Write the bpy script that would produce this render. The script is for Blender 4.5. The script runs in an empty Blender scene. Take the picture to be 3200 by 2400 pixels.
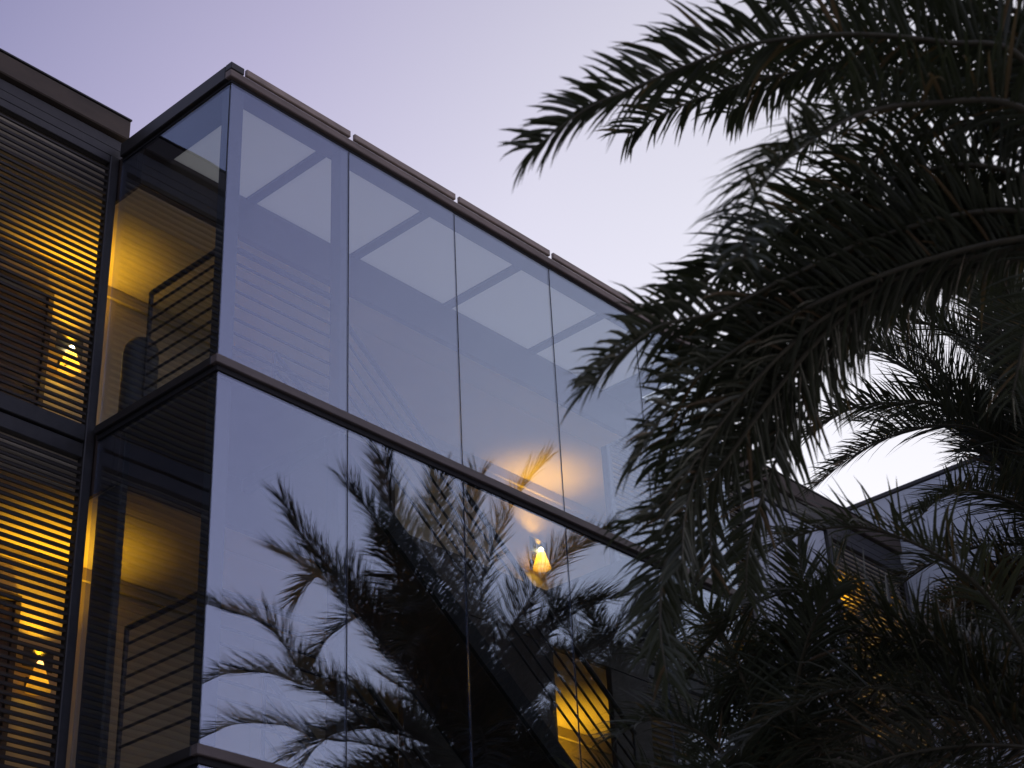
import bpy, bmesh, math, random
from mathutils import Vector, Matrix, noise

random.seed(11)
scene = bpy.context.scene
COL = scene.collection

# ---------------------------------------------------------------- camera
cam_data = bpy.data.cameras.new('camera')
cam = bpy.data.objects.new('camera', cam_data)
COL.objects.link(cam)
RIGHT = Vector((0.67818554, -0.73353991, -0.04453733))
UP = Vector((-0.34786206, -0.37381492, 0.85979904))
FWD = Vector((0.64734563, 0.56761043, 0.50868658))
m = Matrix((RIGHT, UP, -FWD)).transposed().to_4x4()
m.translation = Vector((-7.825, -10.179, 1.594))
cam.matrix_world = m
cam_data.sensor_width = 36.0
cam_data.lens = 61.16
cam_data.clip_start = 0.1
cam_data.clip_end = 2000
cam_data.dof.use_dof = True
cam_data.dof.focus_distance = 18.0
cam_data.dof.aperture_fstop = 2.5
scene.camera = cam

# ---------------------------------------------------------------- sky and exposure
world = bpy.data.worlds.new('World')
scene.world = world
world.use_nodes = True
wn, wl = world.node_tree.nodes, world.node_tree.links
for n in list(wn):
    wn.remove(n)
out = wn.new('ShaderNodeOutputWorld')
bg = wn.new('ShaderNodeBackground')
sky = wn.new('ShaderNodeTexSky')
sky.sky_type = 'NISHITA'
sky.sun_disc = False
sky.sun_elevation = math.radians(1.0)
sky.sun_rotation = math.radians(88)
tc = wn.new('ShaderNodeTexCoord')
dot = wn.new('ShaderNodeVectorMath'); dot.operation = 'DOT_PRODUCT'
az, el = math.radians(88), math.radians(4)
dot.inputs[1].default_value = (math.sin(az) * math.cos(el), math.cos(az) * math.cos(el), math.sin(el))
wl.new(tc.outputs['Generated'], dot.inputs[0])
mr = wn.new('ShaderNodeMapRange')
mr.inputs['From Min'].default_value = -1.0
wl.new(dot.outputs['Value'], mr.inputs['Value'])
ramp = wn.new('ShaderNodeValToRGB')
SKY = [(0.0, (.26, .28, .48)), (0.50, (.46, .46, .72)), (0.70, (.37, .355, .62)), (0.77, (.65, .60, .88)),
       (0.835, (.91, .88, 1.06)), (0.90, (1.0, .99, 1.09)), (0.95, (.93, .91, .97)), (1.0, (.92, .87, .90))]
els = ramp.color_ramp.elements
els[0].position, els[0].color = SKY[0][0], SKY[0][1] + (1,)
els[1].position, els[1].color = SKY[-1][0], SKY[-1][1] + (1,)
for pos, c in SKY[1:-1]:
    e = els.new(pos); e.color = c + (1,)
wl.new(mr.outputs['Result'], ramp.inputs['Fac'])
# soft high cloud veil, and a little of the physical sky
cl = wn.new('ShaderNodeTexNoise'); cl.inputs['Scale'].default_value = 1.6; cl.inputs['Detail'].default_value = 5
wl.new(tc.outputs['Generated'], cl.inputs['Vector'])
cmr = wn.new('ShaderNodeMapRange'); cmr.inputs['To Min'].default_value = 0.94; cmr.inputs['To Max'].default_value = 1.06
wl.new(cl.outputs['Fac'], cmr.inputs['Value'])
mul = wn.new('ShaderNodeVectorMath'); mul.operation = 'SCALE'
sx = wn.new('ShaderNodeSeparateXYZ'); wl.new(tc.outputs['Generated'], sx.inputs[0])
zr = wn.new('ShaderNodeMapRange'); zr.interpolation_type = 'SMOOTHSTEP'      # the sky dims towards the zenith
zr.inputs['From Min'].default_value = .30; zr.inputs['From Max'].default_value = .85
zr.inputs['To Min'].default_value = 1.06; zr.inputs['To Max'].default_value = .62
wl.new(sx.outputs['Z'], zr.inputs['Value'])
zm = wn.new('ShaderNodeMath'); zm.operation = 'MULTIPLY'
wl.new(cmr.outputs['Result'], zm.inputs[0]); wl.new(zr.outputs['Result'], zm.inputs[1])
wl.new(ramp.outputs['Color'], mul.inputs[0]); wl.new(zm.outputs[0], mul.inputs['Scale'])
bg.inputs['Strength'].default_value = 0.97
wl.new(mul.outputs['Vector'], bg.inputs['Color'])
bg2 = wn.new('ShaderNodeBackground'); bg2.inputs['Strength'].default_value = 0.06
wl.new(sky.outputs['Color'], bg2.inputs['Color'])
add = wn.new('ShaderNodeAddShader')
wl.new(bg.outputs[0], add.inputs[0]); wl.new(bg2.outputs[0], add.inputs[1])
wl.new(add.outputs[0], out.inputs['Surface'])

scene.view_settings.view_transform = 'Standard'
scene.view_settings.look = 'None'
scene.view_settings.exposure = 0.0
scene.view_settings.gamma = 1.0
scene.view_settings.use_curve_mapping = False
scene.render.engine = 'CYCLES'
scene.cycles.use_denoising = True
scene.cycles.max_bounces = 14
scene.cycles.transparent_max_bounces = 24
scene.cycles.glossy_bounces = 6
scene.cycles.sample_clamp_indirect = 4.0

Z0 = 12.5                       # height of the head of the top glass above the paving
ROOT3 = math.sqrt(3)

# ---------------------------------------------------------------- materials
def mat(name, col, rough=.6, metal=0., var=.12, scale=6., bump=0., stretch=(1, 1, 1), spec=.5, col2=None):
    """Principled surface with a fine procedural mottling of its colour and roughness."""
    M = bpy.data.materials.new(name); M.use_nodes = True
    nt = M.node_tree; b = nt.nodes['Principled BSDF']
    b.inputs['Metallic'].default_value = metal
    b.inputs['Specular IOR Level'].default_value = spec
    co = nt.nodes.new('ShaderNodeTexCoord'); mp = nt.nodes.new('ShaderNodeMapping')
    mp.inputs['Scale'].default_value = stretch
    nt.links.new(co.outputs['Object'], mp.inputs['Vector'])
    ns = nt.nodes.new('ShaderNodeTexNoise'); ns.inputs['Scale'].default_value = scale; ns.inputs['Detail'].default_value = 6
    ns.inputs['Roughness'].default_value = .65
    nt.links.new(mp.outputs['Vector'], ns.inputs['Vector'])
    rp = nt.nodes.new('ShaderNodeValToRGB')
    a = tuple(max(0, c * (1 - var * 1.6)) for c in col); z = col2 if col2 else tuple(min(1, c * (1 + var * 1.6)) for c in col)
    rp.color_ramp.elements[0].position = .25; rp.color_ramp.elements[0].color = a + (1,)
    rp.color_ramp.elements[1].position = .75; rp.color_ramp.elements[1].color = z + (1,)
    nt.links.new(ns.outputs['Fac'], rp.inputs['Fac']); nt.links.new(rp.outputs['Color'], b.inputs['Base Color'])
    rm = nt.nodes.new('ShaderNodeMapRange'); rm.inputs['To Min'].default_value = max(.03, rough - .08); rm.inputs['To Max'].default_value = min(1, rough + .08)
    nt.links.new(ns.outputs['Fac'], rm.inputs['Value']); nt.links.new(rm.outputs['Result'], b.inputs['Roughness'])
    if bump:
        bp = nt.nodes.new('ShaderNodeBump'); bp.inputs['Strength'].default_value = bump; bp.inputs['Distance'].default_value = .01
        nt.links.new(ns.outputs['Fac'], bp.inputs['Height']); nt.links.new(bp.outputs['Normal'], b.inputs['Normal'])
    return M

def glass_mat(name, f0):
    """Thin lightly coated architectural glass: clear transmission plus a mirror coat."""
    M = bpy.data.materials.new(name); M.use_nodes = True
    nt = M.node_tree; nt.nodes.remove(nt.nodes['Principled BSDF'])
    o = nt.nodes['Material Output']
    tr = nt.nodes.new('ShaderNodeBsdfTransparent'); tr.inputs['Color'].default_value = (.93, .95, .95, 1)
    gl = nt.nodes.new('ShaderNodeBsdfGlossy'); gl.inputs['Roughness'].default_value = 0.0
    gl.inputs['Color'].default_value = (.69, .80, 1.0, 1)
    ge = nt.nodes.new('ShaderNodeNewGeometry')
    d = nt.nodes.new('ShaderNodeVectorMath'); d.operation = 'DOT_PRODUCT'
    nt.links.new(ge.outputs['Incoming'], d.inputs[0]); nt.links.new(ge.outputs['Normal'], d.inputs[1])
    ab = nt.nodes.new('ShaderNodeMath'); ab.operation = 'ABSOLUTE'; nt.links.new(d.outputs['Value'], ab.inputs[0])
    iv = nt.nodes.new('ShaderNodeMath'); iv.operation = 'SUBTRACT'; iv.inputs[0].default_value = 1; nt.links.new(ab.outputs[0], iv.inputs[1])
    pw = nt.nodes.new('ShaderNodeMath'); pw.operation = 'POWER'; pw.inputs[1].default_value = 5; nt.links.new(iv.outputs[0], pw.inputs[0])
    f = nt.nodes.new('ShaderNodeMapRange'); f.inputs['To Min'].default_value = f0; f.inputs['To Max'].default_value = 1
    nt.links.new(pw.outputs[0], f.inputs['Value'])
    co = nt.nodes.new('ShaderNodeTexCoord')
    wv = nt.nodes.new('ShaderNodeTexNoise'); wv.inputs['Scale'].default_value = .9; wv.inputs['Detail'].default_value = 1.5
    nt.links.new(co.outputs['Object'], wv.inputs['Vector'])
    bp = nt.nodes.new('ShaderNodeBump'); bp.inputs['Strength'].default_value = 1.0; bp.inputs['Distance'].default_value = .006
    nt.links.new(wv.outputs['Fac'], bp.inputs['Height']); nt.links.new(bp.outputs['Normal'], gl.inputs['Normal'])
    mx = nt.nodes.new('ShaderNodeMixShader')
    nt.links.new(f.outputs['Result'], mx.inputs['Fac']); nt.links.new(tr.outputs[0], mx.inputs[1]); nt.links.new(gl.outputs[0], mx.inputs[2])
    nt.links.new(mx.outputs[0], o.inputs['Surface'])
    return M

def emit_mat(name, col, strength):
    M = bpy.data.materials.new(name); M.use_nodes = True
    nt = M.node_tree; nt.nodes.remove(nt.nodes['Principled BSDF'])
    e = nt.nodes.new('ShaderNodeEmission'); e.inputs['Color'].default_value = col + (1,); e.inputs['Strength'].default_value = strength
    nt.links.new(e.outputs[0], nt.nodes['Material Output'].inputs['Surface'])
    return M

def leaf_mat(name, col, dry):
    M = mat(name, col, rough=.42, var=.35, scale=3.0, spec=.45)
    nt = M.node_tree; b = nt.nodes['Principled BSDF']
    tl = nt.nodes.new('ShaderNodeBsdfTranslucent'); tl.inputs['Color'].default_value = (col[0] * 1.5, col[1] * 1.6, col[2] * .8, 1)
    mx = nt.nodes.new('ShaderNodeMixShader'); mx.inputs['Fac'].default_value = .18
    nt.links.new(b.outputs[0], mx.inputs[1]); nt.links.new(tl.outputs[0], mx.inputs[2])
    nt.links.new(mx.outputs[0], nt.nodes['Material Output'].inputs['Surface'])
    return M

M_GLASS = glass_mat('coated_glass', .175)
M_CLEAR = glass_mat('clear_glass', .135)
M_FRAME = mat('dark_bronze_metal', (.030, .028, .025), rough=.48, var=.25, scale=9, bump=.05)
M_SLAT = mat('slat_metal', (.030, .024, .017), rough=.5, var=.25, scale=5, stretch=(.3, 3, 3))
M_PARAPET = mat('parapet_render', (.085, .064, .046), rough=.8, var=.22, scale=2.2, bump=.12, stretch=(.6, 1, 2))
M_COPING = mat('weathered_zinc', (.34, .265, .205), rough=.6, var=.3, scale=5, bump=.08, stretch=(.5, 3, 3))
M_FASCIA = mat('taupe_fascia', (.22, .17, .135), rough=.65, var=.25, scale=4, stretch=(.5, 3, 3))
M_BLACK = mat('shadow_gap_rubber', (.012, .012, .012), rough=.8, var=.2)
M_CEIL = mat('white_soffit_board', (.86, .86, .83), rough=.85, var=.03, scale=2)
# frosted skylight sheets: they pass a dim warm-white part of the sky above
M_SKYLIGHT = bpy.data.materials.new('frosted_skylight'); M_SKYLIGHT.use_nodes = True
_n = M_SKYLIGHT.node_tree; _n.nodes.remove(_n.nodes['Principled BSDF'])
_t = _n.nodes.new('ShaderNodeBsdfTranslucent'); _t.inputs['Color'].default_value = (.75, .74, .64, 1)
_d = _n.nodes.new('ShaderNodeBsdfDiffuse'); _d.inputs['Color'].default_value = (.8, .78, .7, 1)
_m = _n.nodes.new('ShaderNodeMixShader'); _m.inputs['Fac'].default_value = .2
_n.links.new(_t.outputs[0], _m.inputs[1]); _n.links.new(_d.outputs[0], _m.inputs[2]); _n.links.new(_m.outputs[0], _n.nodes['Material Output'].inputs['Surface'])
M_BEAM = mat('grey_steel_beam', (.028, .028, .03), rough=.6, var=.15)
M_CREAM = mat('cream_wall_paint', (.46, .40, .26), rough=.85, var=.06, scale=1.6, bump=.06)
M_SOFFIT = mat('cream_soffit_paint', (.66, .58, .40), rough=.85, var=.05, scale=1.4)
M_BAND = mat('floor_band_metal', (.13, .105, .09), rough=.6, var=.25, scale=4, stretch=(.5, 3, 3))
M_CONC = mat('stair_concrete', (.12, .11, .10), rough=.85, var=.15, scale=4, bump=.1)
M_DARKPAINT = mat('dark_brown_paint', (.055, .04, .03), rough=.6, var=.2)
M_DOOR = mat('door_timber', (.055, .030, .018), rough=.5, var=.3, scale=3, stretch=(8, 8, .6))
M_RAIL = mat('rail_steel', (.035, .03, .026), rough=.42, metal=.3, var=.2)
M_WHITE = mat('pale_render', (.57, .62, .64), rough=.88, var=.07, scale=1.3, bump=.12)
M_PAVE = mat('courtyard_paving', (.26, .235, .20), rough=.85, var=.2, scale=1.5, bump=.2)
M_BRONZE = bpy.data.materials.new('lamp_shade_linen'); M_BRONZE.use_nodes = True
_n = M_BRONZE.node_tree; _n.nodes.remove(_n.nodes['Principled BSDF'])
_t = _n.nodes.new('ShaderNodeBsdfTranslucent'); _t.inputs['Color'].default_value = (.85, .62, .20, 1)
_d = _n.nodes.new('ShaderNodeBsdfDiffuse'); _d.inputs['Color'].default_value = (.7, .55, .3, 1)
_m = _n.nodes.new('ShaderNodeMixShader'); _m.inputs['Fac'].default_value = .4
_n.links.new(_t.outputs[0], _m.inputs[1]); _n.links.new(_d.outputs[0], _m.inputs[2]); _n.links.new(_m.outputs[0], _n.nodes['Material Output'].inputs['Surface'])
M_BULB = emit_mat('lamp_glow', (1.0, .80, .38), 30.0)
M_BULB_DIM = emit_mat('dim_lamp_glow', (1.0, .52, .15), 3.0)
M_LEAF = leaf_mat('palm_leaf', (.052, .062, .034), .2)
M_LEAF2 = leaf_mat('palm_leaf_far', (.064, .070, .044), .2)
M_RACHIS = mat('palm_rachis', (.075, .070, .040), rough=.5, var=.25, scale=7)
M_DRY = leaf_mat('dry_palm_leaf', (.15, .105, .05), .2)
M_TRUNK = mat('palm_trunk', (.085, .066, .048), rough=.9, var=.4, scale=6, bump=.6)

# ---------------------------------------------------------------- helpers
def mesh_from(name, verts, faces, m, smooth=False):
    me = bpy.data.meshes.new(name)
    me.from_pydata(verts, [], faces)
    if m: me.materials.append(m)
    if smooth:
        me.polygons.foreach_set('use_smooth', [True] * len(me.polygons))
    me.update()
    return me

def link(name, me, parent=None, loc=None):
    o = bpy.data.objects.new(name, me); COL.objects.link(o)
    if parent is not None: o.parent = parent
    if loc is not None: o.location = loc
    return o

class Shape:
    """Collects bevelled boxes and bars, built as one mesh object."""
    def __init__(s): s.v, s.f = [], []
    def box(s, x0, x1, y0, y1, z0, z1, ch=.006):
        ch = min(ch, (x1 - x0) * .3, (y1 - y0) * .3, (z1 - z0) * .3)
        bm = bmesh.new()
        bmesh.ops.create_cube(bm, size=1)
        for v in bm.verts:
            v.co = Vector((x0 if v.co.x < 0 else x1, y0 if v.co.y < 0 else y1, z0 if v.co.z < 0 else z1))
        if ch > .0015:
            bmesh.ops.bevel(bm, geom=bm.edges[:], offset=ch, segments=1, affect='EDGES')
        b = len(s.v); bm.verts.index_update()
        s.v += [tuple(v.co) for v in bm.verts]; s.f += [[b + v.index for v in f.verts] for f in bm.faces]
        bm.free(); return s
    def bar(s, a, c, r, n=8):
        a, c = Vector(a), Vector(c); t = (c - a).normalized()
        u = t.cross(Vector((0, 0, 1)))
        if u.length < .01: u = Vector((1, 0, 0))
        u.normalize(); w = t.cross(u)
        b = len(s.v)
        for p in (a, c):
            for i in range(n):
                q = 2 * math.pi * i / n; s.v.append(tuple(p + u * math.cos(q) * r + w * math.sin(q) * r))
        for i in range(n):
            j = (i + 1) % n; s.f.append([b + i, b + j, b + n + j, b + n + i])
        s.f.append([b + i for i in range(n)][::-1]); s.f.append([b + n + i for i in range(n)])
        return s
    def lathe(s, prof, c, n=24):
        b = len(s.v)
        for r, z in prof:
            for i in range(n):
                q = 2 * math.pi * i / n; s.v.append((c[0] + r * math.cos(q), c[1] + r * math.sin(q), c[2] + z))
        for k in range(len(prof) - 1):
            for i in range(n):
                j = (i + 1) % n; s.f.append([b + k * n + i, b + k * n + j, b + (k + 1) * n + j, b + (k + 1) * n + i])
        return s
    def build(s, name, m, parent=None, smooth=False):
        return link(name, mesh_from(name, s.v, s.f, m, smooth), parent)

def Bx(name, m, parent, x0, x1, y0, y1, z0, z1, ch=.006):
    """One box part; z given relative to the head of the top glass."""
    return Shape().box(x0, x1, y0, y1, z0 + Z0, z1 + Z0, ch).build(name, m, parent)

def thing(name, label, cat, group=None, loc=(0, 0, 0)):
    o = bpy.data.objects.new(name, None); COL.objects.link(o); o.location = loc
    o.empty_display_size = .2
    o['label'] = label; o['category'] = cat
    if group: o['group'] = group
    return o
NEAR_FRONDS = [
    [(-0.30, -7.69, 6.83), (-0.92, -7.69, 7.38), (-1.27, -7.44, 7.44), (-1.65, -7.12, 7.46), (-2.00, -6.77, 7.40), (-2.25, -6.51, 7.26), (-2.46, -6.33, 7.10), (-2.64, -6.21, 6.96), (-2.82, -6.00, 6.73)],
    [(-0.13, -7.63, 6.91), (-0.56, -7.43, 7.54), (-0.86, -6.97, 7.80), (-1.09, -6.51, 7.93), (-1.22, -6.13, 7.97), (-1.31, -5.79, 7.96), (-1.35, -5.49, 7.93)],
    [(-0.23, -7.68, 6.91), (-0.72, -7.79, 7.52), (-1.02, -7.64, 7.75), (-1.31, -7.36, 7.88), (-1.55, -7.03, 7.91), (-1.72, -6.74, 7.86)],
    [(-0.36, -7.70, 6.74), (-0.95, -7.64, 7.07), (-1.39, -7.33, 7.04), (-1.70, -7.15, 6.91), (-1.95, -7.02, 6.70), (-2.16, -6.94, 6.48), (-2.34, -6.88, 6.23), (-2.48, -6.89, 5.96), (-2.61, -6.93, 5.72)],
    [(-0.18, -7.62, 6.81), (-0.61, -7.27, 7.10), (-0.88, -6.86, 7.11), (-1.09, -6.47, 7.00), (-1.27, -6.03, 6.79), (-1.40, -5.84, 6.67), (-1.50, -5.68, 6.53)],
    [(-0.24, -7.64, 6.72), (-0.63, -7.23, 6.83), (-0.95, -6.74, 6.76), (-1.20, -6.38, 6.60), (-1.37, -6.20, 6.47), (-1.53, -6.08, 6.35), (-1.76, -5.90, 6.26), (-1.90, -5.83, 6.14), (-2.02, -5.76, 6.00), (-2.14, -5.68, 5.83)],
    [(-0.23, -7.63, 6.70), (-0.55, -7.16, 6.70), (-0.86, -6.66, 6.60), (-1.13, -6.21, 6.42), (-1.32, -5.91, 6.22), (-1.47, -5.74, 6.05), (-1.56, -5.71, 5.91), (-1.65, -5.67, 5.77), (-1.73, -5.63, 5.61)],
    [(-0.15, -7.60, 6.75), (-0.43, -7.10, 6.73), (-0.69, -6.66, 6.66), (-0.89, -6.26, 6.48), (-1.03, -5.90, 6.20), (-1.13, -5.62, 5.90), (-1.22, -5.44, 5.65), (-1.37, -5.25, 5.47)],
    [(-0.14, -7.59, 6.74), (-0.38, -7.07, 6.75), (-0.58, -6.60, 6.70), (-0.70, -6.24, 6.55), (-0.76, -5.86, 6.27), (-0.80, -5.56, 6.00), (-0.86, -5.29, 5.74), (-0.87, -5.11, 5.49), (-0.82, -5.00, 5.19), (-0.75, -4.96, 4.91)],
    [(-0.06, -7.56, 6.78), (-0.24, -7.00, 6.79), (-0.46, -6.43, 6.78), (-0.47, -6.10, 6.59), (-0.42, -5.78, 6.30), (-0.37, -5.51, 6.02), (-0.31, -5.29, 5.72), (-0.22, -5.17, 5.49)],
    [(-0.03, -7.59, 6.94), (-0.26, -7.32, 7.31), (-0.42, -6.95, 7.48), (-0.51, -6.49, 7.50), (-0.51, -6.08, 7.41), (-0.43, -5.78, 7.26), (-0.30, -5.56, 7.09)],
    [(-0.00, -7.56, 6.89), (-0.10, -7.28, 7.11), (-0.19, -6.86, 7.20), (-0.22, -6.47, 7.22), (-0.19, -6.11, 7.14), (-0.10, -5.83, 7.03)],
    [(-0.16, -7.65, 6.97), (-0.48, -7.59, 7.58), (-0.67, -7.26, 7.84), (-0.85, -6.79, 8.00), (-0.96, -6.34, 8.06), (-0.98, -5.96, 8.03)],
    [(-0.14, -7.64, 6.94), (-0.45, -7.43, 7.36), (-0.61, -7.06, 7.48), (-0.69, -6.70, 7.47), (-0.69, -6.38, 7.38), (-0.64, -6.15, 7.26)],
    [(-0.08, -7.58, 6.83), (-0.26, -7.19, 7.17), (-0.32, -6.74, 7.27), (-0.30, -6.31, 7.26), (-0.27, -5.83, 7.15), (-0.15, -5.49, 7.01)],
    [(-0.07, -7.57, 6.81), (-0.27, -7.06, 6.97), (-0.40, -6.53, 6.97), (-0.43, -6.11, 6.86), (-0.41, -5.74, 6.69), (-0.36, -5.41, 6.48), (-0.27, -5.18, 6.28)],
    [(-0.07, -7.57, 6.81), (-0.12, -7.14, 6.88), (-0.17, -6.80, 6.98), (-0.19, -6.45, 7.02), (-0.16, -6.15, 6.98)],
    [(-0.26, -7.70, 6.97), (-0.62, -7.70, 7.32), (-0.94, -7.65, 7.58), (-1.27, -7.51, 7.79)],
    [(-0.19, -7.64, 6.83), (-0.22, -7.38, 6.67), (-0.19, -7.12, 6.41), (-0.11, -6.89, 6.05)],
    [(-0.08, -7.58, 6.83), (-0.32, -7.17, 6.93), (-0.52, -6.69, 6.89), (-0.65, -6.28, 6.74), (-0.76, -5.93, 6.59), (-0.87, -5.60, 6.44), (-0.94, -5.37, 6.27), (-0.94, -5.18, 6.04)],
    [(-0.16, -7.65, 6.97), (-0.57, -7.68, 7.75), (-0.73, -7.33, 8.01), (-0.86, -6.94, 8.19), (-0.96, -6.48, 8.26), (-0.94, -6.12, 8.25)],
    [(-0.14, -7.64, 6.94), (-0.47, -7.48, 7.54), (-0.61, -7.11, 7.77), (-0.66, -6.75, 7.87), (-0.64, -6.42, 7.88), (-0.57, -6.14, 7.85)],
    [(-0.23, -7.68, 6.91), (-0.34, -7.61, 7.15), (-0.48, -7.62, 7.45), (-0.71, -7.63, 7.83)],
    [(-0.13, -7.63, 6.91), (-0.19, -7.44, 7.19), (-0.29, -7.28, 7.49), (-0.37, -7.07, 7.73), (-0.46, -6.74, 7.92)],
    [(-0.07, -7.57, 6.81), (-0.28, -7.14, 6.88), (-0.46, -6.75, 6.89), (-0.57, -6.41, 6.82), (-0.60, -6.08, 6.61), (-0.57, -5.81, 6.33), (-0.51, -5.65, 6.07)],
    [(-0.08, -7.58, 6.83), (-0.41, -7.13, 6.93), (-0.66, -6.68, 6.89), (-0.86, -6.28, 6.75), (-1.01, -5.94, 6.55), (-1.17, -5.72, 6.45), (-1.31, -5.56, 6.36)],
    [(-0.07, -7.57, 6.81), (-0.40, -7.00, 6.81), (-0.68, -6.46, 6.70), (-0.85, -6.02, 6.43), (-0.97, -5.63, 6.08), (-1.01, -5.40, 5.72), (-1.00, -5.31, 5.38)],
    [(0.01, -7.54, 6.86), (-0.26, -6.94, 6.91), (-0.44, -6.44, 6.84), (-0.55, -5.99, 6.65), (-0.59, -5.56, 6.32), (-0.56, -5.26, 5.95), (-0.44, -5.10, 5.55)],
]
FAR_FRONDS = [
    [(7.42, -4.09, 8.51), (6.76, -4.47, 8.76), (6.22, -4.72, 8.94), (5.67, -4.90, 9.24), (5.28, -4.95, 9.49), (4.78, -4.99, 9.87), (4.32, -5.13, 10.00), (4.00, -5.20, 10.02)],
    [(7.42, -4.09, 8.51), (7.02, -4.24, 8.99), (6.53, -4.38, 9.58), (6.02, -4.51, 10.16), (5.59, -4.59, 10.62), (5.10, -4.70, 11.08), (4.74, -4.75, 11.43)],
    [(7.42, -4.09, 8.51), (6.92, -4.22, 8.97), (6.25, -4.34, 9.68), (5.65, -4.44, 10.22), (5.13, -4.54, 10.56), (4.63, -4.70, 10.74)],
    [(7.42, -4.09, 8.51), (7.22, -4.12, 8.89), (6.64, -4.33, 9.59), (6.02, -4.50, 10.34), (5.65, -4.62, 10.71), (5.44, -4.82, 10.69), (5.32, -5.06, 10.45)],
    [(7.42, -4.09, 8.51), (7.16, -4.13, 9.00), (6.79, -4.15, 9.70), (6.43, -4.18, 10.29), (6.09, -4.15, 10.88), (5.73, -4.19, 11.36), (5.36, -4.26, 11.76)],
    [(7.42, -4.09, 8.51), (7.13, -3.87, 8.92), (6.58, -3.79, 9.54), (6.06, -3.65, 10.14), (5.60, -3.44, 10.67), (5.18, -3.25, 11.08), (4.81, -3.03, 11.41)],
    [(7.42, -4.09, 8.51), (7.07, -3.85, 8.90), (6.48, -3.64, 9.64), (5.96, -3.30, 10.36), (5.60, -2.94, 10.79), (5.30, -2.59, 11.10)],
    [(7.42, -4.09, 8.51), (7.38, -4.02, 9.02), (7.24, -3.81, 9.90), (7.15, -3.56, 10.68), (7.15, -3.28, 11.30), (7.23, -3.01, 11.75), (7.38, -2.67, 12.14)],
    [(7.42, -4.09, 8.51), (7.21, -3.86, 8.93), (6.81, -3.60, 9.72), (6.48, -3.34, 10.28), (6.23, -2.99, 10.83), (6.01, -2.57, 11.36)],
    [(7.42, -4.09, 8.51), (7.17, -4.16, 8.53), (6.56, -4.42, 8.88), (5.87, -4.76, 9.16), (5.28, -5.02, 9.33), (4.84, -5.20, 9.36), (4.52, -5.32, 9.32), (4.23, -5.46, 9.14)],
    [(7.42, -4.09, 8.51), (7.42, -4.32, 8.51), (6.86, -4.98, 8.80), (6.27, -5.63, 9.02), (5.90, -6.08, 9.18), (5.62, -6.47, 9.28), (5.35, -6.96, 9.11)],
    [(7.42, -4.09, 8.51), (7.31, -3.88, 8.96), (7.25, -3.39, 9.78), (7.27, -2.90, 10.37), (7.36, -2.41, 10.73), (7.57, -1.89, 10.93)],
    [(7.42, -4.09, 8.51), (7.47, -4.00, 8.91), (7.60, -3.64, 9.63), (7.80, -3.23, 10.19), (8.15, -2.81, 10.47), (8.52, -2.46, 10.56)],
    [(7.42, -4.09, 8.51), (7.30, -4.13, 8.50), (6.75, -4.46, 8.81), (6.26, -4.76, 8.96), (5.91, -5.05, 8.84), (5.71, -5.32, 8.46)],
    [(7.42, -4.09, 8.51), (7.20, -4.10, 9.00), (6.73, -4.25, 9.65), (6.32, -4.40, 10.14), (6.04, -4.61, 10.26), (5.81, -4.95, 10.06), (5.71, -5.26, 9.69)],
    [(7.59, -4.04, 8.58), (6.88, -4.25, 9.76), (6.33, -4.09, 10.23), (5.91, -3.92, 10.44), (5.38, -3.49, 10.62), (5.03, -3.15, 10.54), (4.84, -2.86, 10.26)],
    [(7.59, -4.04, 8.58), (6.72, -3.95, 9.57), (6.10, -3.65, 9.81), (5.56, -3.26, 9.80), (5.16, -3.03, 9.67), (4.82, -2.78, 9.40)],
    [(7.59, -4.04, 8.58), (6.82, -3.98, 9.31), (6.20, -3.76, 9.56), (5.67, -3.42, 9.50), (5.23, -3.05, 9.24), (4.86, -2.77, 8.88)],
    [(7.59, -4.04, 8.58), (6.97, -3.52, 8.66), (6.47, -3.08, 8.52), (6.06, -2.65, 8.14), (5.79, -2.37, 7.60), (5.59, -2.27, 7.05)],
]
LOW_FRONDS = [
    [(2.25, -5.77, 4.95), (1.82, -5.73, 5.69), (1.43, -5.58, 6.06), (1.03, -5.28, 6.26), (0.71, -4.96, 6.21), (0.51, -4.71, 6.01)],
    [(2.25, -5.77, 4.95), (1.90, -5.31, 5.52), (1.64, -4.93, 5.81), (1.41, -4.48, 5.91), (1.33, -4.13, 5.77), (1.32, -3.84, 5.53)],
    [(2.25, -5.77, 4.95), (1.78, -5.33, 5.27), (1.36, -4.91, 5.39), (1.02, -4.53, 5.27), (0.80, -4.28, 5.02)],
    [(2.25, -5.77, 4.95), (1.87, -5.34, 5.02), (1.49, -4.87, 4.96), (1.21, -4.55, 4.74)],
    [(2.25, -5.77, 4.95), (1.74, -5.21, 5.72), (1.43, -4.86, 6.08), (1.19, -4.41, 6.12), (1.10, -4.06, 5.95), (1.07, -3.79, 5.71)],
    [(2.25, -5.77, 4.95), (1.98, -5.32, 5.21), (1.75, -4.88, 5.28), (1.54, -4.40, 5.19), (1.45, -4.11, 5.00)],
    [(2.25, -5.77, 4.95), (1.97, -5.25, 5.44), (1.78, -4.82, 5.70), (1.58, -4.28, 5.76), (1.51, -3.84, 5.62), (1.53, -3.53, 5.42)],
    [(2.25, -5.77, 4.95), (2.13, -5.51, 5.47), (2.07, -5.26, 5.80), (2.06, -4.91, 5.83), (2.13, -4.51, 5.63), (2.25, -4.21, 5.36)],
]
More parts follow.
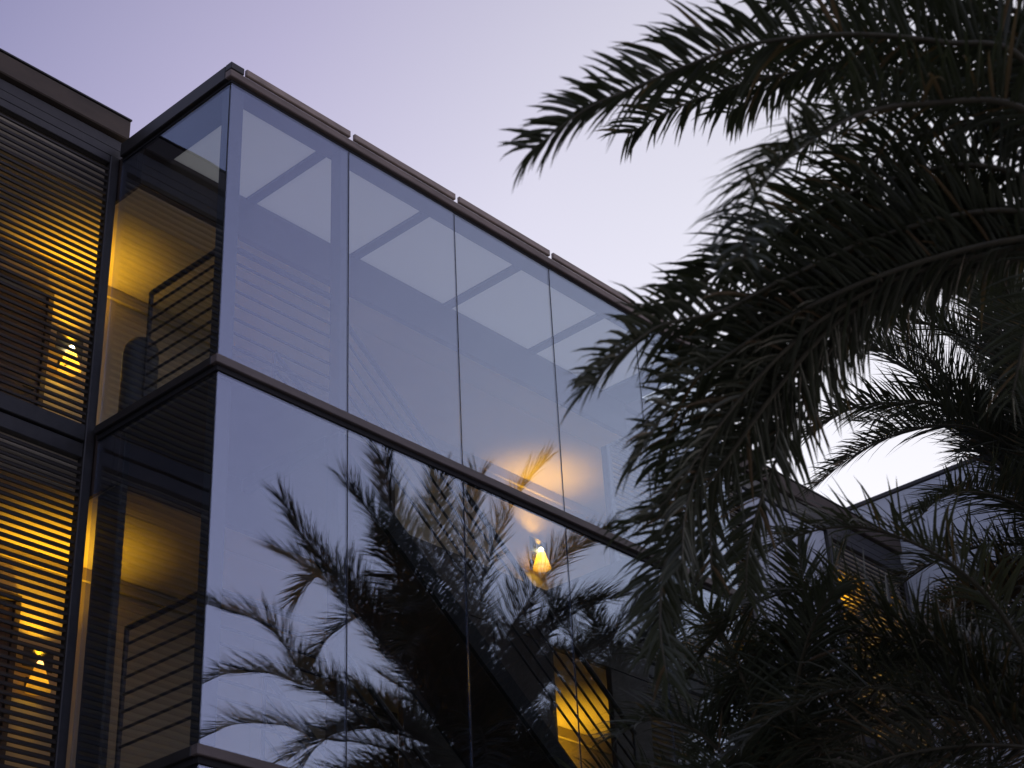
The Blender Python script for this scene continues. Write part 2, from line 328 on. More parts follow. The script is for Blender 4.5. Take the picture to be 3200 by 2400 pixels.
YOUNG_FRONDS = [
    [(1.88, -3.84, 4.72), (1.63, -3.96, 5.18), (1.35, -4.05, 5.64), (1.03, -4.07, 6.00), (0.74, -4.02, 6.16)],
    [(1.88, -3.84, 4.72), (2.04, -4.01, 5.36), (2.13, -4.16, 6.03), (2.24, -4.25, 6.52), (2.40, -4.34, 6.87)],
    [(1.88, -3.84, 4.72), (1.58, -3.84, 5.03), (1.21, -3.77, 5.35), (0.89, -3.63, 5.43), (0.64, -3.50, 5.30)],
    [(1.88, -3.84, 4.72), (2.09, -4.02, 5.15), (2.35, -4.31, 5.58), (2.65, -4.53, 5.73), (2.98, -4.65, 5.66)],
    [(1.88, -3.84, 4.72), (1.75, -4.14, 5.27), (1.55, -4.39, 5.81), (1.37, -4.57, 6.16), (1.19, -4.69, 6.41)],
    [(1.88, -3.84, 4.72), (1.83, -3.76, 5.16), (1.67, -3.63, 5.72), (1.55, -3.43, 6.03), (1.47, -3.16, 6.14)],
    [(1.88, -3.84, 4.72), (1.79, -4.17, 5.12), (1.72, -4.53, 5.48), (1.68, -4.84, 5.62), (1.68, -5.11, 5.61)],
    [(1.88, -3.84, 4.72), (1.95, -3.85, 5.32), (1.95, -3.81, 5.93), (1.94, -3.62, 6.32), (1.94, -3.30, 6.47)],
    [(1.88, -3.84, 4.72), (1.66, -4.14, 5.18), (1.42, -4.39, 5.56), (1.22, -4.69, 5.83), (1.08, -4.98, 5.96)],
]

# ---------------------------------------------------------------- ground
g = link('ground', mesh_from('ground', [(-300, -300, 0), (300, -300, 0), (300, 300, 0), (-300, 300, 0)], [[0, 1, 2, 3]], M_PAVE))
g['kind'] = 'structure'

STOREY = 3.38
FLOOR = [-3.06, -6.44, -9.82]            # top of each gallery floor
CEIL = [-.44, -3.71, -7.09, -10.47]      # underside above each gallery
D = 1.758                                # plane of the louvred front
WALL = 3.075                             # back wall of the galleries

# ================================================================ gallery building behind the glass tower
gal = thing('gallery_building', 'long dark louvred gallery building lit yellow inside, behind the glass stair tower', 'building')
# back wall, in lengths, and its doors
for x0, x1 in ((-9.0, 3.0), (3.004, 9.0), (9.004, 14.78)):
    Bx('back_wall', M_CREAM, gal, x0, x1, WALL, WALL + .25, -12.5, .3, 0)
for zf in [0] + FLOOR:
    zb = zf if zf else None
    if zb is None: continue
    for dx in (-.72, -4.9, 4.1, 9.6):
        d = Bx('door', M_DOOR, gal, dx, dx + .86, WALL - .035, WALL - .002, zb + .004, zb + 2.1)
        fr = Shape().box(dx - .07, dx - .005, WALL - .06, WALL - .002, zb + Z0 + .004, zb + Z0 + 2.17).box(dx + .865, dx + .93, WALL - .06, WALL - .002, zb + Z0 + .004, zb + Z0 + 2.17).box(dx - .07, dx + .93, WALL - .06, WALL - .002, zb + Z0 + 2.175, zb + Z0 + 2.24)
        fr.build('door_frame', M_DARKPAINT, d)
        Shape().bar((dx + .78, WALL - .10, zb + Z0 + 1.0), (dx + .66, WALL - .10, zb + Z0 + 1.0), .011).bar((dx + .78, WALL - .10, zb + Z0 + 1.0), (dx + .78, WALL - .036, zb + Z0 + 1.0), .011).build('door_handle', M_RAIL, d)
# roof slab and floors; each underside is the ceiling of the gallery below
Bx('roof_slab', M_SOFFIT, gal, -9, 14.78, 1.84, WALL - .004, -.44, .28, 0)
for zf, zc in zip(FLOOR, CEIL[1:]):
    Bx('gallery_floor', M_SOFFIT, gal, -9, 14.78, 1.84, WALL - .004, zc, zf, 0)
# a shallow cornice where the ceiling meets the wall
for zc in CEIL[:3]:
    Bx('cornice', M_CREAM, gal, -9, 14.78, WALL - .05, WALL - .006, zc - .13, zc - .004, .004)

# parapet: long dark coping, stepped mouldings under it
def front(x0, x1, par=gal):
    Bx('parapet', M_PARAPET, par, x0, x1, 1.735, 1.95, .345, .587, .012)
    Bx('parapet_flashing', M_FRAME, par, x0 - .01, x1 + .005, 1.725, 1.97, .589, .61, .003)
    Bx('parapet_moulding', M_FRAME, par, x0, x1, 1.785, 1.95, .19, .315, .006)
    Bx('parapet_moulding', M_FRAME, par, x0, x1, 1.755, 1.95, .06, .165, .006)
front(-9.0, .096)
front(7.56, 14.78)

slat_cache = {}
def slat_mesh(L):
    if L not in slat_cache:
        # a shallow aerofoil-like blade, tilted down to the front
        prof = [(-.018, -.022), (.002, -.023), (.020, .014), (.016, .022), (-.002, .019), (-.020, -.010)]
        v = [(x, y, z) for x in (0, L) for y, z in prof]
        n = len(prof)
        f = [[i, (i + 1) % n, n + (i + 1) % n, n + i] for i in range(n)] + [list(range(n))[::-1], list(range(n, 2 * n))]
        slat_cache[L] = mesh_from('slat', v, f, M_SLAT)
    return slat_cache[L]

PITCH = .0755
def louvre_bay(x0, x1, zt, zb, individual=True, plinth=True):
    L = round(x1 - x0 - .008, 3)
    n = int((zt - zb - .03) / PITCH)
    if individual:
        for i in range(n):
            o = link('slat', slat_mesh(L), gal, (x0 + .004, D + .02, Z0 + zt - .03 - PITCH * (i + .5)))
            o.rotation_euler = (random.gauss(0, .02), random.gauss(0, .0004), 0)
    else:
        s = Shape(); me = slat_mesh(L)
        for i in range(n):
            b = len(s.v)
            s.v += [(v.co.x + x0 + .004, v.co.y + D + .02, v.co.z + Z0 + zt - .03 - PITCH * (i + .5)) for v in me.vertices]
            s.f += [[b + q for q in f.vertices] for f in me.polygons]
        o = s.build('lower_slats', M_SLAT, gal); o['kind'] = 'stuff'
    # slim inner stiffener carrying the blades
    k = max(1, int(L / 1.75))
    for j in range(1, k):
        xs = x0 + L * j / k
        Bx('slat_stiffener', M_FRAME, gal, xs - .012, xs + .012, D + .048, D + .075, zb, zt, .002)

BANDS = [(-.04, -3.03), (-3.365, -6.41), (-6.745, -9.79), (-10.125, -12.45)]
bays = [(-3.5, -.1), (-7.0, -3.6), (7.62, 10.40), (12.72, 14.68)]
for x0, x1 in bays:
    for k, (zt, zb) in enumerate(BANDS):
        louvre_bay(x0, x1, zt, zb, individual=(k < 2))
for px in (-.1, -3.6, -7.1, 7.52, 10.40, 12.62, 14.68):
    Bx('frame_post', M_FRAME, gal, px, px + .1, 1.74, 1.84, -12.5, .055, .008)
for (x0, x1) in ((-3.5, -.1), (-7.0, -3.6), (7.62, 10.40), (12.72, 14.68)):
    Bx('frame_rail', M_FRAME, gal, x0, x1, 1.75, 1.83, -.035, .055, .006)
    for k in range(3):
        zb = BANDS[k][1]
        Bx('frame_rail', M_FRAME, gal, x0, x1, 1.745, 1.84, zb - .165, zb, .008)
        Bx('frame_rail', M_FRAME, gal, x0, x1, 1.76, 1.84, zb - .332, zb - .185, .008)
        hr = Shape().bar((x0, 1.98, Z0 + FLOOR[k] + 1.06), (x1, 1.98, Z0 + FLOOR[k] + 1.06), .022)
        hr.build('gallery_handrail', M_RAIL, gal)
# pale solid panel wall between the two louvred bays on the right, cast in three lifts with open joints
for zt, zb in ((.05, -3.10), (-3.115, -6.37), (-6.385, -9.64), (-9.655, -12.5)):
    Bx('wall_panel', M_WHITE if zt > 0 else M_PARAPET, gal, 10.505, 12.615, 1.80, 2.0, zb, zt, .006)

# ================================================================ glass stair tower
tow = thing('stair_tower', 'projecting glass box stair tower with frameless panes and thin floor bands', 'building')
LIFT = [(-3.035, -.012), (-6.473, -3.185), (-9.853, -6.623), (-12.48, -10.003)]
G = .007
for zb, zt in LIFT:
    for i in range(5):
        p = Bx('glass_pane', M_GLASS, tow, 1.5 * i + G, 1.5 * (i + 1) - G, 0, .012, zb, zt, 0)
        # each pane sits a hair out of true, so reflections step at the joints
        tx, tz = random.uniform(-.0019, .0019), random.uniform(-.0015, .0015)
        for v in p.data.vertices:
            v.co.y += tx * (v.co.x - 1.5 * i - .75) + tz * (v.co.z - Z0 - (zb + zt) / 2)
    Bx('glass_pane', M_CLEAR, tow, 0.0, .012, .020, 1.69, zb, zt, 0)
    Bx('glass_pane', M_CLEAR, tow, 7.488, 7.5, .020, 1.69, zb, zt, 0)
    for i in range(0, 6):
        x = 1.5 * i
        if i == 0: Bx('glass_joint', M_BLACK, tow, .0005, .0065, .013, .0195, zb, zt, 0)
        elif i == 5: Bx('glass_joint', M_BLACK, tow, 7.4935, 7.4995, .013, .0195, zb, zt, 0)
        else: Bx('glass_joint', M_BLACK, tow, x - G + .0005, x + G - .0005, .003, .011, zb, zt, 0)
# floor bands with their shadow gap
for zt in (-3.042, -6.48, -9.86):
    Bx('floor_band', M_BAND, tow, -.05, 7.55, -.05, .03, zt - .085, zt, .006)
    Bx('floor_band', M_FRAME, tow, -.05, .03, .034, 1.69, zt - .085, zt, .006)
    Bx('floor_band', M_FRAME, tow, 7.47, 7.55, .034, 1.69, zt - .085, zt, .006)
    Bx('band_shadow_gap', M_BLACK, tow, -.015, 7.515, -.015, .035, zt - .138, zt - .087, .002)
    Bx('band_shadow_gap', M_BLACK, tow, -.015, .035, .038, 1.69, zt - .138, zt - .087, .002)
# roof edge
Bx('head_gap', M_BLACK, tow, -.005, 7.505, -.005, .04, -.008, .026, .002)
Bx('head_gap', M_BLACK, tow, -.005, .04, .043, 1.69, -.008, .026, .002)
Bx('roof_fascia', M_FASCIA, tow, -.045, 7.545, -.045, .04, .029, .112, .008)
Bx('roof_fascia', M_FRAME, tow, -.045, .04, .043, 1.68, .029, .195, .008)
Bx('roof_fascia', M_FRAME, tow, 7.46, 7.545, .043, 1.68, .029, .195, .008)
Bx('roof_corner', M_FRAME, tow, -.045, .115, -.05, .04, .115, .195, .006)
for i in range(5):
    a = .135 if i == 0 else 1.5 * i + .026
    b = 1.5 * (i + 1) - .026
    Bx('coping_board', M_COPING, tow, a, b, -.062, -.022, .122, .200, .008)
# ceiling: pale boards between grey beams
cx = [.36, 1.37, 2.83, 4.27, 5.71, 7.12]
for i in range(5):
    Bx('skylight_panel', M_SKYLIGHT, tow, cx[i] + (.06 if i else 0), cx[i + 1] - .06, .255, 1.36, .045, .07, .004)
for i in range(1, 5):
    Bx('ceiling_beam', M_BEAM, tow, cx[i] - .056, cx[i] + .056, .252, 1.36, .015, .07, .004)
Bx('ceiling_beam', M_BEAM, tow, .05, 7.45, .045, .248, .012, .07, .004)
Bx('ceiling_beam', M_BEAM, tow, .05, .355, .252, 1.36, .013, .07, .004)
Bx('ceiling_beam', M_BEAM, tow, 7.065, 7.45, .252, 1.36, .013, .07, .004)
# bulkheads between tower and gallery, with the pale ceiling behind them
for zc, zt in ((CEIL[0], .07), (CEIL[1], FLOOR[0] - .002), (CEIL[2], FLOOR[1] - .002), (CEIL[3], FLOOR[2] - .002)):
    Bx('bulkhead', M_DARKPAINT, tow, .016, 7.484, 1.365, 1.45, zc, zt, .004)
    Bx('bulkhead_end', M_DARKPAINT, tow, .016, .05, 1.453, 1.836, zc, zt, 0)
    Bx('bulkhead_soffit', M_SOFFIT, tow, .054, 7.484, 1.453, 1.836, zc + .004, zt, 0)
# columns
for zf, zc in ((FLOOR[0], .01), (FLOOR[1], -3.21), (FLOOR[2], -6.59), (-12.5, -9.97)):
    Bx('column', M_FRAME, tow, .035, .19, .035, .17, zf + .002, zc, .008)
    Bx('column', M_FRAME, tow, 1.43, 1.555, .04, .19, zf + .002, zc, .008)
    if zf != FLOOR[0]:
        Bx('dark_reflection_panel', M_FRAME, tow, .055, .12, 1.345, 1.362, zf + .002, zc, .006)  # dark panels stand in for the louvres mirrored in the side glass
        Bx('dark_reflection_panel', M_FRAME, tow, .055, .12, 1.364, 1.70, zf + .002, min(zc, CEIL[FLOOR.index(zf)] if zf in FLOOR else zc) - .004, .006)
# solid screen walls closing parts of the lower gallery fronts behind the stair
for k in (1, 2):
    for xa, xb in ((3.5, 5.8), (6.78, 7.45)):
        Bx('screen_wall', M_DARKPAINT, tow, xa, xb, 1.368, 1.445, FLOOR[k] + .002, CEIL[k] - .003, .006)
# landings, flights and guard rails
for k, zf in enumerate(FLOOR):
    Bx('landing', M_CONC, tow, .036, 1.5, .036, 1.3645, zf - .145, zf, 0)
    Bx('stray_light_cover', M_BLACK, tow, 1.40, 1.498, .20, 1.362, zf - .27, zf - .147, .004)  # added black bar hiding a stray lit line under the landing edge
    Bx('landing', M_CONC, tow, 5.75, 7.46, .036, 1.3645, zf - .145, zf, 0)
    fl = link('stair_flight', None, tow) if False else None
    # flight going down to the right
    N = 18; run = (5.72 - 1.5) / N; rise = STOREY / N
    if k < 3:
        zl = zf if k < 2 else zf
        drop = STOREY if k < 2 else 12.5 - 9.82 - .01
        rise = drop / N
        sp = Shape()
        a = [(1.48, .27), (1.48, 1.20)]
        vs = []
        for y0, y1 in ((.24, .285), (1.185, 1.23)):
            b = len(sp.v)
            for y in (y0, y1):
                sp.v += [(1.50, y, Z0 + zf + .02), (1.50, y, Z0 + zf - .24), (5.74, y, Z0 + zf - drop - .22), (5.74, y, Z0 + zf - drop + .04)]
            sp.f += [[b, b + 1, b + 2, b + 3], [b + 7, b + 6, b + 5, b + 4]] + [[b + i, b + 4 + i, b + 4 + (i + 1) % 4, b + (i + 1) % 4] for i in range(4)]
        st = sp.build('stair_stringer', M_BLACK, tow)
        sf = Shape(); b = 0
        for y in (.289, 1.181):
            sf.v += [(1.50, y, Z0 + zf - .22), (1.50, y, Z0 + zf - .26), (5.74, y, Z0 + zf - drop - .24), (5.74, y, Z0 + zf - drop - .20)]
        sf.f += [[0, 1, 2, 3], [7, 6, 5, 4]] + [[i, 4 + i, 4 + (i + 1) % 4, (i + 1) % 4] for i in range(4)]
        sf.build('stair_soffit', M_DARKPAINT, tow)
        for i in range(1, N - 1):
            Bx('stair_tread', M_CONC, tow, 1.5 + run * i, 1.5 + run * (i + 1) + .02, .29, 1.18, zf - rise * (i + 1) - .045, zf - rise * (i + 1), .004)
    # guard rails round the landing: a heavier handrail over seven thin bars
    z_top = zf + 1.36
    def rail_set(name, p0, p1, dz, nbar, r0=.030, r=.014, post=True):
        rs = Shape().bar(p0, p1, r0).build(name, M_RAIL, tow)
        for i in range(1, nbar + 1):
            q = Vector((0, 0, -dz * i))
            Shape().bar(Vector(p0) + q, Vector(p1) + q, r).build('rail_bar', M_RAIL, rs)
        return rs
    zz = Z0 + z_top
    rail_set('guard_rail', (.173, .20, zz), (.173, 1.26, zz), .149, 7)
    rail_set('guard_rail', (.20, .173, zz), (1.43, .173, zz), .149, 7)
    Bx('rail_post', M_RAIL, tow, .155, .19, 1.26, 1.295, zf + .002, z_top + .02, .004)
    s = drop / (5.72 - 1.5)
    for y in (.262, 1.207):
        rail_set('stair_handrail', (1.62, y, zz - .06), (5.70, y, zz - .06 - s * 4.08), .19, 5, .028, .013)
        for xx in (1.62, 3.65, 5.68):
            Bx('rail_post', M_RAIL, tow, xx - .016, xx + .016, y - .016, y + .016, zf - s * (xx - 1.5) - .05, z_top - .07 - s * (xx - 1.62), .004)
# dark rounded pier on the top landing against the louvred wing
pr = Shape().lathe([(.0, 1.03), (.07, 1.02), (.125, .985), (.16, .92), (.17, .82), (.17, 0)], (.30, 1.56, Z0 + FLOOR[0] + .002), 24)
pr.build('rounded_pier', M_FRAME, tow, True)

# ================================================================ pale block on the right
blk = thing('pale_block', 'tall pale grey rendered block with blank wall seen through the palm at the right', 'building')
ys = [-1.7, .9, 3.5]
zs = [-12.5, -9.3, -6.1, -2.9, 1.40]
for a, b in zip(ys[:-1], ys[1:]):
    for c, d in zip(zs[:-1], zs[1:]):
        Bx('wall_panel', M_WHITE, blk, 14.80, 15.05, a + .006, b - .006, c + .006, d - .006, .008)
Bx('core', M_WHITE, blk, 15.06, 21, -1.69, 3.49, -12.5, 1.38, 0)
Bx('coping', M_FRAME, blk, 14.77, 21.03, -1.73, 3.53, 1.40, 1.47, .01)

# ================================================================ wall lamps
shade_me = bulb_me = None
def lamp(x, k, label, power=1.0):
    global shade_me, bulb_me
    z = Z0 + FLOOR[k] + 1.45
    t = thing('wall_lamp', label, 'lamp', 'gallery wall lamps', (x, WALL, z))
    # open tapered shade flaring downward on a bracket
    if shade_me is None:
        sh = Shape().lathe([(.05, .10), (.078, .01), (.118, -.12)], (0, -.16, 0), 28)
        shade_me = mesh_from('lamp_shade', sh.v, sh.f, M_BRONZE, True)
        bu = Shape().lathe([(.0, .175), (.022, .165), (.034, .14), (.030, .10), (.016, .06), (.0, .05)], (0, -.16, 0), 16)
        bulb_me = mesh_from('bulb', bu.v, bu.f, M_BULB, True)
        ar = Shape().bar((0, -.002, -.02), (0, -.16, -.02), .010).bar((0, -.16, -.02), (0, -.16, .05), .012).box(-.045, .045, -.018, -.002, -.09, .05)
        lamp.dim = bulb_me.copy(); lamp.dim.materials[0] = M_BULB_DIM
        lamp.shield = mesh_from('lamp_light_shield', Shape().box(-.16, .16, -.122, -.116, .10, .30, .002).v, Shape().box(-.16, .16, -.122, -.116, .10, .30, .002).f, M_FRAME)  # added dark plate that cuts the upward light off the wall
        lamp.arm = mesh_from('bracket', ar.v, ar.f, M_RAIL)
    link('lamp_light_shield', lamp.shield, t); link('lamp_shade', shade_me, t); link('bulb', bulb_me if power > .5 else lamp.dim, t); link('bracket', lamp.arm, t)
    pl = bpy.data.lights.new('lamp_bulb_light', 'POINT'); pl.energy = LAMP_BULB * power; pl.color = (1.0, .60, .08); pl.shadow_soft_size = .03
    po = bpy.data.objects.new('lamp_bulb_light', pl); COL.objects.link(po); po.parent = t; po.location = (0, -.16, -.05)
    for nm, dz, e in (('lamp_uplight', .22, LAMP_UP), ('lamp_downlight', -.16, LAMP_DOWN)):
        ld = bpy.data.lights.new(nm, 'SPOT')
        ld.energy = e * max(1.0, power) * (1.35 if k == 1 else 1.0); ld.color = (1.0, .52, .022); ld.shadow_soft_size = .03
        ld.spot_size = math.radians(106 if dz > 0 else 84); ld.spot_blend = 1.0
        lo = bpy.data.objects.new(nm, ld); COL.objects.link(lo); lo.parent = t; lo.location = (0, -.16, dz)
        # the added dark shield behind the bulb keeps the upward beam off the wall
        lo.rotation_euler = (math.pi + math.radians(LEAN) if dz > 0 else 0, 0, 0)
LEAN = 0
LAMP_UP, LAMP_DOWN, LAMP_BULB = 70.0, 2.2, 2.6
LX = [(-6.73, 'left end'), (.435, 'a'), (7.60, 'b'), (14.0, 'c')]
lamp(.40, 0, 'glowing wall lamp behind the louvres of the upper gallery left of the glass tower')
lamp(.40, 1, 'dimmer wall lamp behind the louvres of the lower gallery at bottom left', .3)
lamp(.40, 2, 'hidden wall lamp in the gallery two floors down at left')
lamp(7.50, 0, 'bright yellow cone wall lamp seen through the glass tower beside the palm fronds')
lamp(7.60, 1, 'wall lamp on the yellow wall behind the lower stair rails')
lamp(13.4, 0, 'wall lamp glowing through slats behind the palm at far right', 4.5)
lamp(13.4, 1, 'wall lamp behind lower right slats under the palm')
lamp(-6.73, 0, 'wall lamp in the upper gallery beyond the left edge')
lamp(-6.73, 1, 'wall lamp in the lower gallery beyond the left edge')

# ================================================================ palms
def spline(pts, n):
    P = [Vector(p) for p in pts]
    P = [P[0] * 2 - P[1]] + P + [P[-1] * 2 - P[-2]]
    dense = []
    for i in range(1, len(P) - 2):
        for k in range(12):
            t = k / 12
            a, b, c, d = P[i - 1], P[i], P[i + 1], P[i + 2]
            dense.append(.5 * ((2 * b) + (c - a) * t + (2 * a - 5 * b + 4 * c - d) * t * t + (3 * b - a - 3 * c + d) * t ** 3))
    dense.append(P[-2])
    acc = [0]
    for a, b in zip(dense, dense[1:]): acc.append(acc[-1] + (b - a).length)
    L = acc[-1]; res = []; j = 0
    for k in range(n + 1):
        s = L * k / n
        while j < len(acc) - 2 and acc[j + 1] < s: j += 1
        w = (s - acc[j]) / max(1e-9, acc[j + 1] - acc[j])
        res.append(dense[j].lerp(dense[j + 1], min(1, max(0, w))))
    return res, L

def leaflet_geo(p, d, nrm, length, width, droop):
    """One folded blade: a narrow V-sectioned leaflet that bends under its weight."""
    v, f = [], []
    side = d.cross(nrm).normalized()
    N = 4
    q = p.copy(); dd = d.copy()
    prof = (.45, 1.0, .86, .52)
    for i in range(N):
        w = width * prof[i] * .5
        nn = side.cross(dd).normalized()
        v += [tuple(q + side * w + nn * w * .35), tuple(q), tuple(q - side * w + nn * w * .35)]
        q = q + dd * (length / N)
        dd = (dd + Vector((0, 0, -droop * (.4 + .3 * i)))).normalized()
    v.append(tuple(q))
    for i in range(N - 1):
        b = 3 * i
        f += [[b, b + 1, b + 4, b + 3], [b + 1, b + 2, b + 5, b + 4]]
    b = 3 * (N - 1)
    f += [[b, b + 1, b + 3], [b + 1, b + 2, b + 3]]
    return v, f

def frond(palm, pts, rng, leafmat, individual=0, Lscale=1.0, flat=(.20, .26), spacing=.030, wscale=1.0, A0=62, sag=(.05, .32)):
    n = 40
    c, L = spline(pts, n)
    # rachis: tapered tube
    s = Shape(); ns = 7
    for i, q in enumerate(c):
        t = (c[min(n, i + 1)] - c[max(0, i - 1)]).normalized()
        u = t.cross(Vector((0, 0, 1)))
        if u.length < .05: u = t.cross(Vector((1, 0, 0)))
        u.normalize(); w = u.cross(t)
        r = .017 * (1 - i / n) ** .8 + .003
        for k in range(ns):
            a = 2 * math.pi * k / ns
            s.v.append(tuple(q + u * math.cos(a) * r * 1.3 + w * math.sin(a) * r * .8))
    for i in range(n):
        for k in range(ns):
            j = (k + 1) % ns
            s.f.append([i * ns + k, i * ns + j, (i + 1) * ns + j, (i + 1) * ns + k])
    fr = s.build('frond', M_RACHIS, palm, True)
    fr['no'] = 0; del fr['no']
    m = int(L / spacing)
    items = []
    roll = rng.uniform(-.35, .35)
    for i in range(m):
        t = .12 + .88 * (i + .5) / m
        for sd in (-1, 1):
            tt = min(.9999, max(0, t + rng.uniform(-.4, .4) / m)) * n
            k = int(tt); q = c[k].lerp(c[k + 1], tt - k)
            T = (c[min(n, k + 1)] - c[max(0, k - 1)]).normalized()
            S = T.cross(Vector((0, 0, 1)))
            if S.length < .1: S = T.cross(Vector((.3, 1, 0)))
            S.normalize(); S.rotate(Matrix.Rotation(roll, 3, T))
            U = S.cross(T).normalized()
            a = math.radians(A0 - 34 * t ** 1.6) + rng.gauss(0, .12)
            vv = rng.choice((.15, .45, .75)) + rng.gauss(0, .10)
            dr = (T * math.cos(a) + (S * sd * math.cos(vv) + U * math.sin(vv)) * math.sin(a)).normalized()
            ln = Lscale * (flat[0] + flat[1] * math.sin(math.pi * min(1, (t * .92 + .10)) ** .8)) * rng.uniform(.82, 1.12)
            if t < .2: ln *= .55
            wd = wscale * .026 * rng.uniform(.8, 1.15)
            nr = (U + Vector((rng.gauss(0, .35), rng.gauss(0, .35), rng.gauss(0, .2)))).normalized()
            if abs(nr.dot(dr)) > .95: nr = T
            items.append((t, leaflet_geo(q, dr, nr, ln, wd, rng.uniform(*sag))))
    items.sort(key=lambda e: -e[0])                 # tip first: that is what stands out against the sky
    for t, (v, f) in items[:individual]:
        link('leaflet', mesh_from('leaflet', v, f, leafmat), fr)
    V, F, MI = [], [], []
    for t, (v, f) in items[individual:]:
        b = len(V); V += v; F += [[b + q for q in ff] for ff in f]
        MI += [int(rng.random() < .05 + .06 * (t < .35))] * len(f)
    if V:
        me = mesh_from('leaflets', V, F, leafmat); me.materials.append(M_DRY)
        me.polygons.foreach_set('material_index', MI)
        o = link('leaflets', me, fr); o['kind'] = 'stuff'
    return fr

def random_frond(base, azim, e0, L, bend, rng):
    pts = [base]; q = Vector(base); n = 7
    for i in range(n):
        e = e0 - bend * ((i + .5) / n) ** 1.25
        az_ = azim + rng.gauss(0, .05)
        q = q + Vector((math.cos(az_) * math.cos(e), math.sin(az_) * math.cos(e), math.sin(e))) * (L / n)
        pts.append(tuple(q))
    return pts

def trunk(palm, base, h, r0, r1, rng):
    s = Shape(); n = 20; k = int(h / .10)
    for i in range(k + 1):
        z = h * i / k
        r = r0 + (r1 - r0) * (i / k) + (.10 * r0 if i % 2 else 0)
        if i / k < .05: r *= 1.25 - 5 * i / k
        if i / k > .93: r *= 1.0 + 1.2 * (i / k - .93) * 4
        for j in range(n):
            a = 2 * math.pi * (j + .5 * (i % 4 > 1)) / n
            rr = r * (1 + .05 * noise.noise(Vector((math.cos(a) * 3, math.sin(a) * 3, z * 6))))
            s.v.append((base[0] + rr * math.cos(a), base[1] + rr * math.sin(a), z))
    for i in range(k):
        for j in range(n):
            q = (j + 1) % n
            s.f.append([i * n + j, i * n + q, (i + 1) * n + q, (i + 1) * n + j])
    s.f.append([k * n + j for j in range(n)])
    s.build('trunk', M_TRUNK, palm)
    st = Shape()
    for i in range(110):
        z = h * (.72 + .28 * rng.random()); a = i * 2.39996
        r = r1 * 1.05
        d = Vector((math.cos(a), math.sin(a), 0)); p = Vector((base[0], base[1], z)) + d * (r - .02)
        st.bar(p, p + d * rng.uniform(.05, .10) + Vector((0, 0, rng.uniform(.12, .22))), rng.uniform(.025, .04), 6)
    o = st.build('leaf_bases', M_TRUNK, palm); o['kind'] = 'stuff'

rng = random.Random(5)
near = thing('palm_tree', 'large near date palm whose dark fronds sweep in from the right edge against the sky', 'palm tree', 'date palms in the courtyard')
far = thing('palm_tree', 'date palm in front of the glass tower, its crown mirrored in the lower panes', 'palm tree', 'date palms in the courtyard')
low = thing('palm_tree', 'short date palm filling the bottom right corner in front of the lit slats', 'palm tree', 'date palms in the courtyard')
NEAR_BASE, FAR_BASE, LOW_BASE = (-.18, -7.64), (7.42, -4.09), LOW_FRONDS[0][0][:2]
LOW_Z = LOW_FRONDS[0][0][2]
trunk(near, NEAR_BASE, 6.65, .21, .20, rng)
trunk(far, FAR_BASE, 8.35, .24, .22, rng)
trunk(low, LOW_BASE, LOW_Z - .15, .21, .20, rng)
IND = {0: 80, 3: 70, 4: 70, 5: 80}
HERO = dict(Lscale=1.2, spacing=.025, wscale=.95, A0=72, sag=(.10, .50))
NS = dict(Lscale=1.1, spacing=.036, wscale=.65, A0=68, sag=(.08, .4))
LS = dict(Lscale=1.3, spacing=.024, wscale=.85, A0=66, sag=(.05, .4))
RS = dict(Lscale=1.3, flat=(.33, .16), spacing=.017, wscale=.62, A0=58, sag=(-.03, .10))
FS = dict(Lscale=1.3, flat=(.27, .2), spacing=.022, wscale=.80, A0=64, sag=(.03, .25))
for i, pts in enumerate(NEAR_FRONDS):
    frond(near, pts, rng, M_LEAF, IND.get(i, 0), **(HERO if i in (0, 1, 2, 3, 4, 5, 6, 7, 8, 9, 12, 13, 15, 19, 24, 25, 26, 27) else NS))
for i in range(6):
    az_ = rng.uniform(-1.3, .6)
    b = (NEAR_BASE[0] + .12 * math.cos(az_), NEAR_BASE[1] + .12 * math.sin(az_), 6.72)
    frond(near, random_frond(b, az_, math.radians(rng.uniform(25, 80)), rng.uniform(2.7, 3.4), math.radians(rng.uniform(70, 120)), rng), rng, M_LEAF, **NS)
for i, pts in enumerate(FAR_FRONDS):
    frond(far, pts, rng, M_LEAF2, 90 if i >= 15 else 0, **(FS if i >= 15 else RS))
for i in range(26):
    if i < 14:      # the young upright spears of the crown
        az_ = rng.uniform(-1.5, 1.2)
        e0, L, bend = rng.uniform(55, 86), rng.uniform(2.6, 3.3), rng.uniform(15, 55)
    else:           # older fronds hanging below
        az_ = i * 2.39996
        e0, L, bend = rng.uniform(-25, 20), rng.uniform(2.6, 3.4), rng.uniform(35, 70)
    b = (FAR_BASE[0] + .14 * math.cos(az_), FAR_BASE[1] + .14 * math.sin(az_), 8.5)
    if math.sin(az_) > .2 and e0 < 70: L *= .74
    frond(far, random_frond(b, az_, math.radians(e0), L, math.radians(bend), rng), rng, M_LEAF2, **FS)
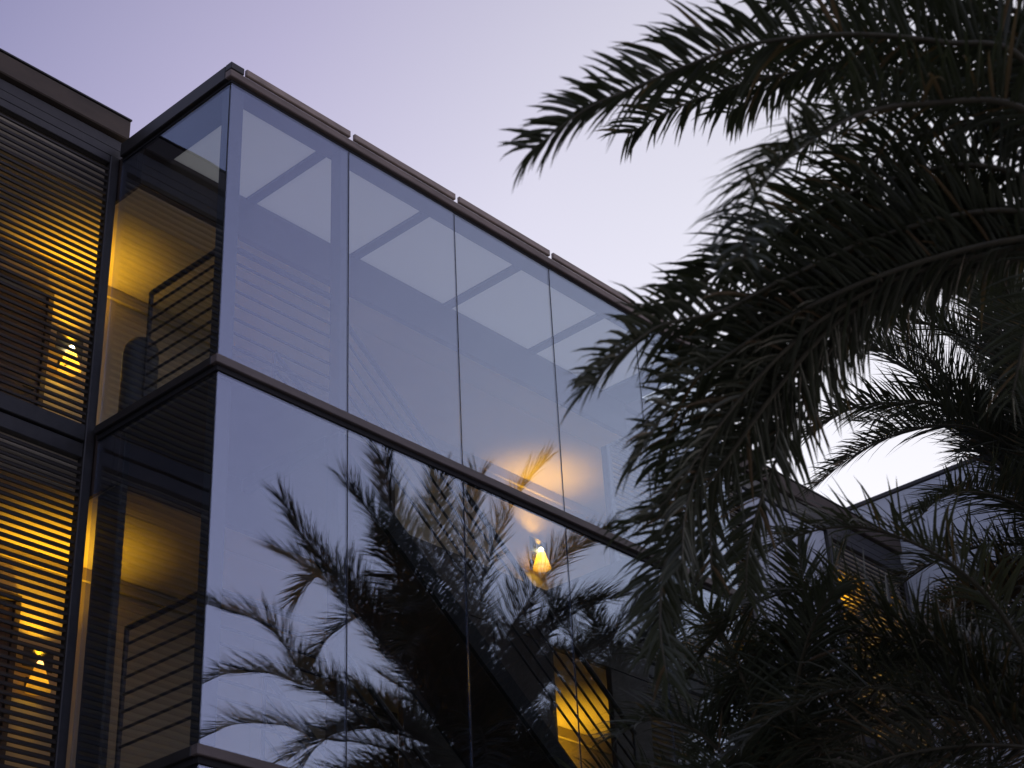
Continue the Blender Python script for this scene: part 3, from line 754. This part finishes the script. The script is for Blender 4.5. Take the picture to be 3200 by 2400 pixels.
for i in range(30):     # skirt of old fronds hanging round the trunk
    az_ = i * 2.39996
    b = (FAR_BASE[0] + .16 * math.cos(az_), FAR_BASE[1] + .16 * math.sin(az_), 8.35 - .03 * i)
    frond(far, random_frond(b, az_, math.radians(rng.uniform(-20, 10)), rng.uniform(2.0, 2.9), math.radians(rng.uniform(55, 85)), rng), rng, M_DRY if i % 3 == 0 else M_LEAF2, **FS)
for i, pts in enumerate(LOW_FRONDS):
    frond(low, pts, rng, M_LEAF2, 30, **LS)
for i in range(11):
    az_ = rng.uniform(-2.0, .2)
    b = (LOW_BASE[0] + .12 * math.cos(az_), LOW_BASE[1] + .12 * math.sin(az_), LOW_Z)
    frond(low, random_frond(b, az_, math.radians(rng.uniform(10, 80)), rng.uniform(2.3, 3.2), math.radians(rng.uniform(50, 110)), rng), rng, M_LEAF2, **LS)

young = thing('palm_tree', 'young palm with upright fronds, right of the glass tower before the grey wall', 'palm tree', 'date palms in the courtyard')
YOUNG_BASE = YOUNG_FRONDS[0][0]
trunk(young, YOUNG_BASE[:2], YOUNG_BASE[2] - .12, .17, .16, rng)
for pts in YOUNG_FRONDS:
    frond(young, pts, rng, M_LEAF, 26, **LS)
for i in range(6):
    az_ = i * 2.39996
    b = (YOUNG_BASE[0] + .1 * math.cos(az_), YOUNG_BASE[1] + .1 * math.sin(az_), YOUNG_BASE[2])
    frond(young, random_frond(b, az_, math.radians(rng.uniform(15, 70)), rng.uniform(1.5, 2.1), math.radians(rng.uniform(60, 110)), rng), rng, M_LEAF, **LS)

# palm copies added outside the frame to darken the sky mirrored in the glass
def copy_thing(root, base, to, turn, label):
    r = root.copy(); COL.objects.link(r); r['label'] = label
    r.matrix_world = Matrix.Translation(to) @ Matrix.Rotation(turn, 4, 'Z') @ Matrix.Translation((-base[0], -base[1], 0))
    for ch in list(root.children):
        c = ch.copy(); COL.objects.link(c); c.parent = r
        for gch in ch.children:
            d = gch.copy(); COL.objects.link(d); d.parent = c
    return r
copy_thing(far, FAR_BASE, Vector((12.4, -5.4, .9)), 2.3, 'added date palm, out of frame, darkening the reflection at the right of the lower glass')
copy_thing(far, FAR_BASE, Vector((10.2, -6.1, .1)), 4.1, 'added date palm, out of frame, darkening the reflection just behind the mirrored crown')
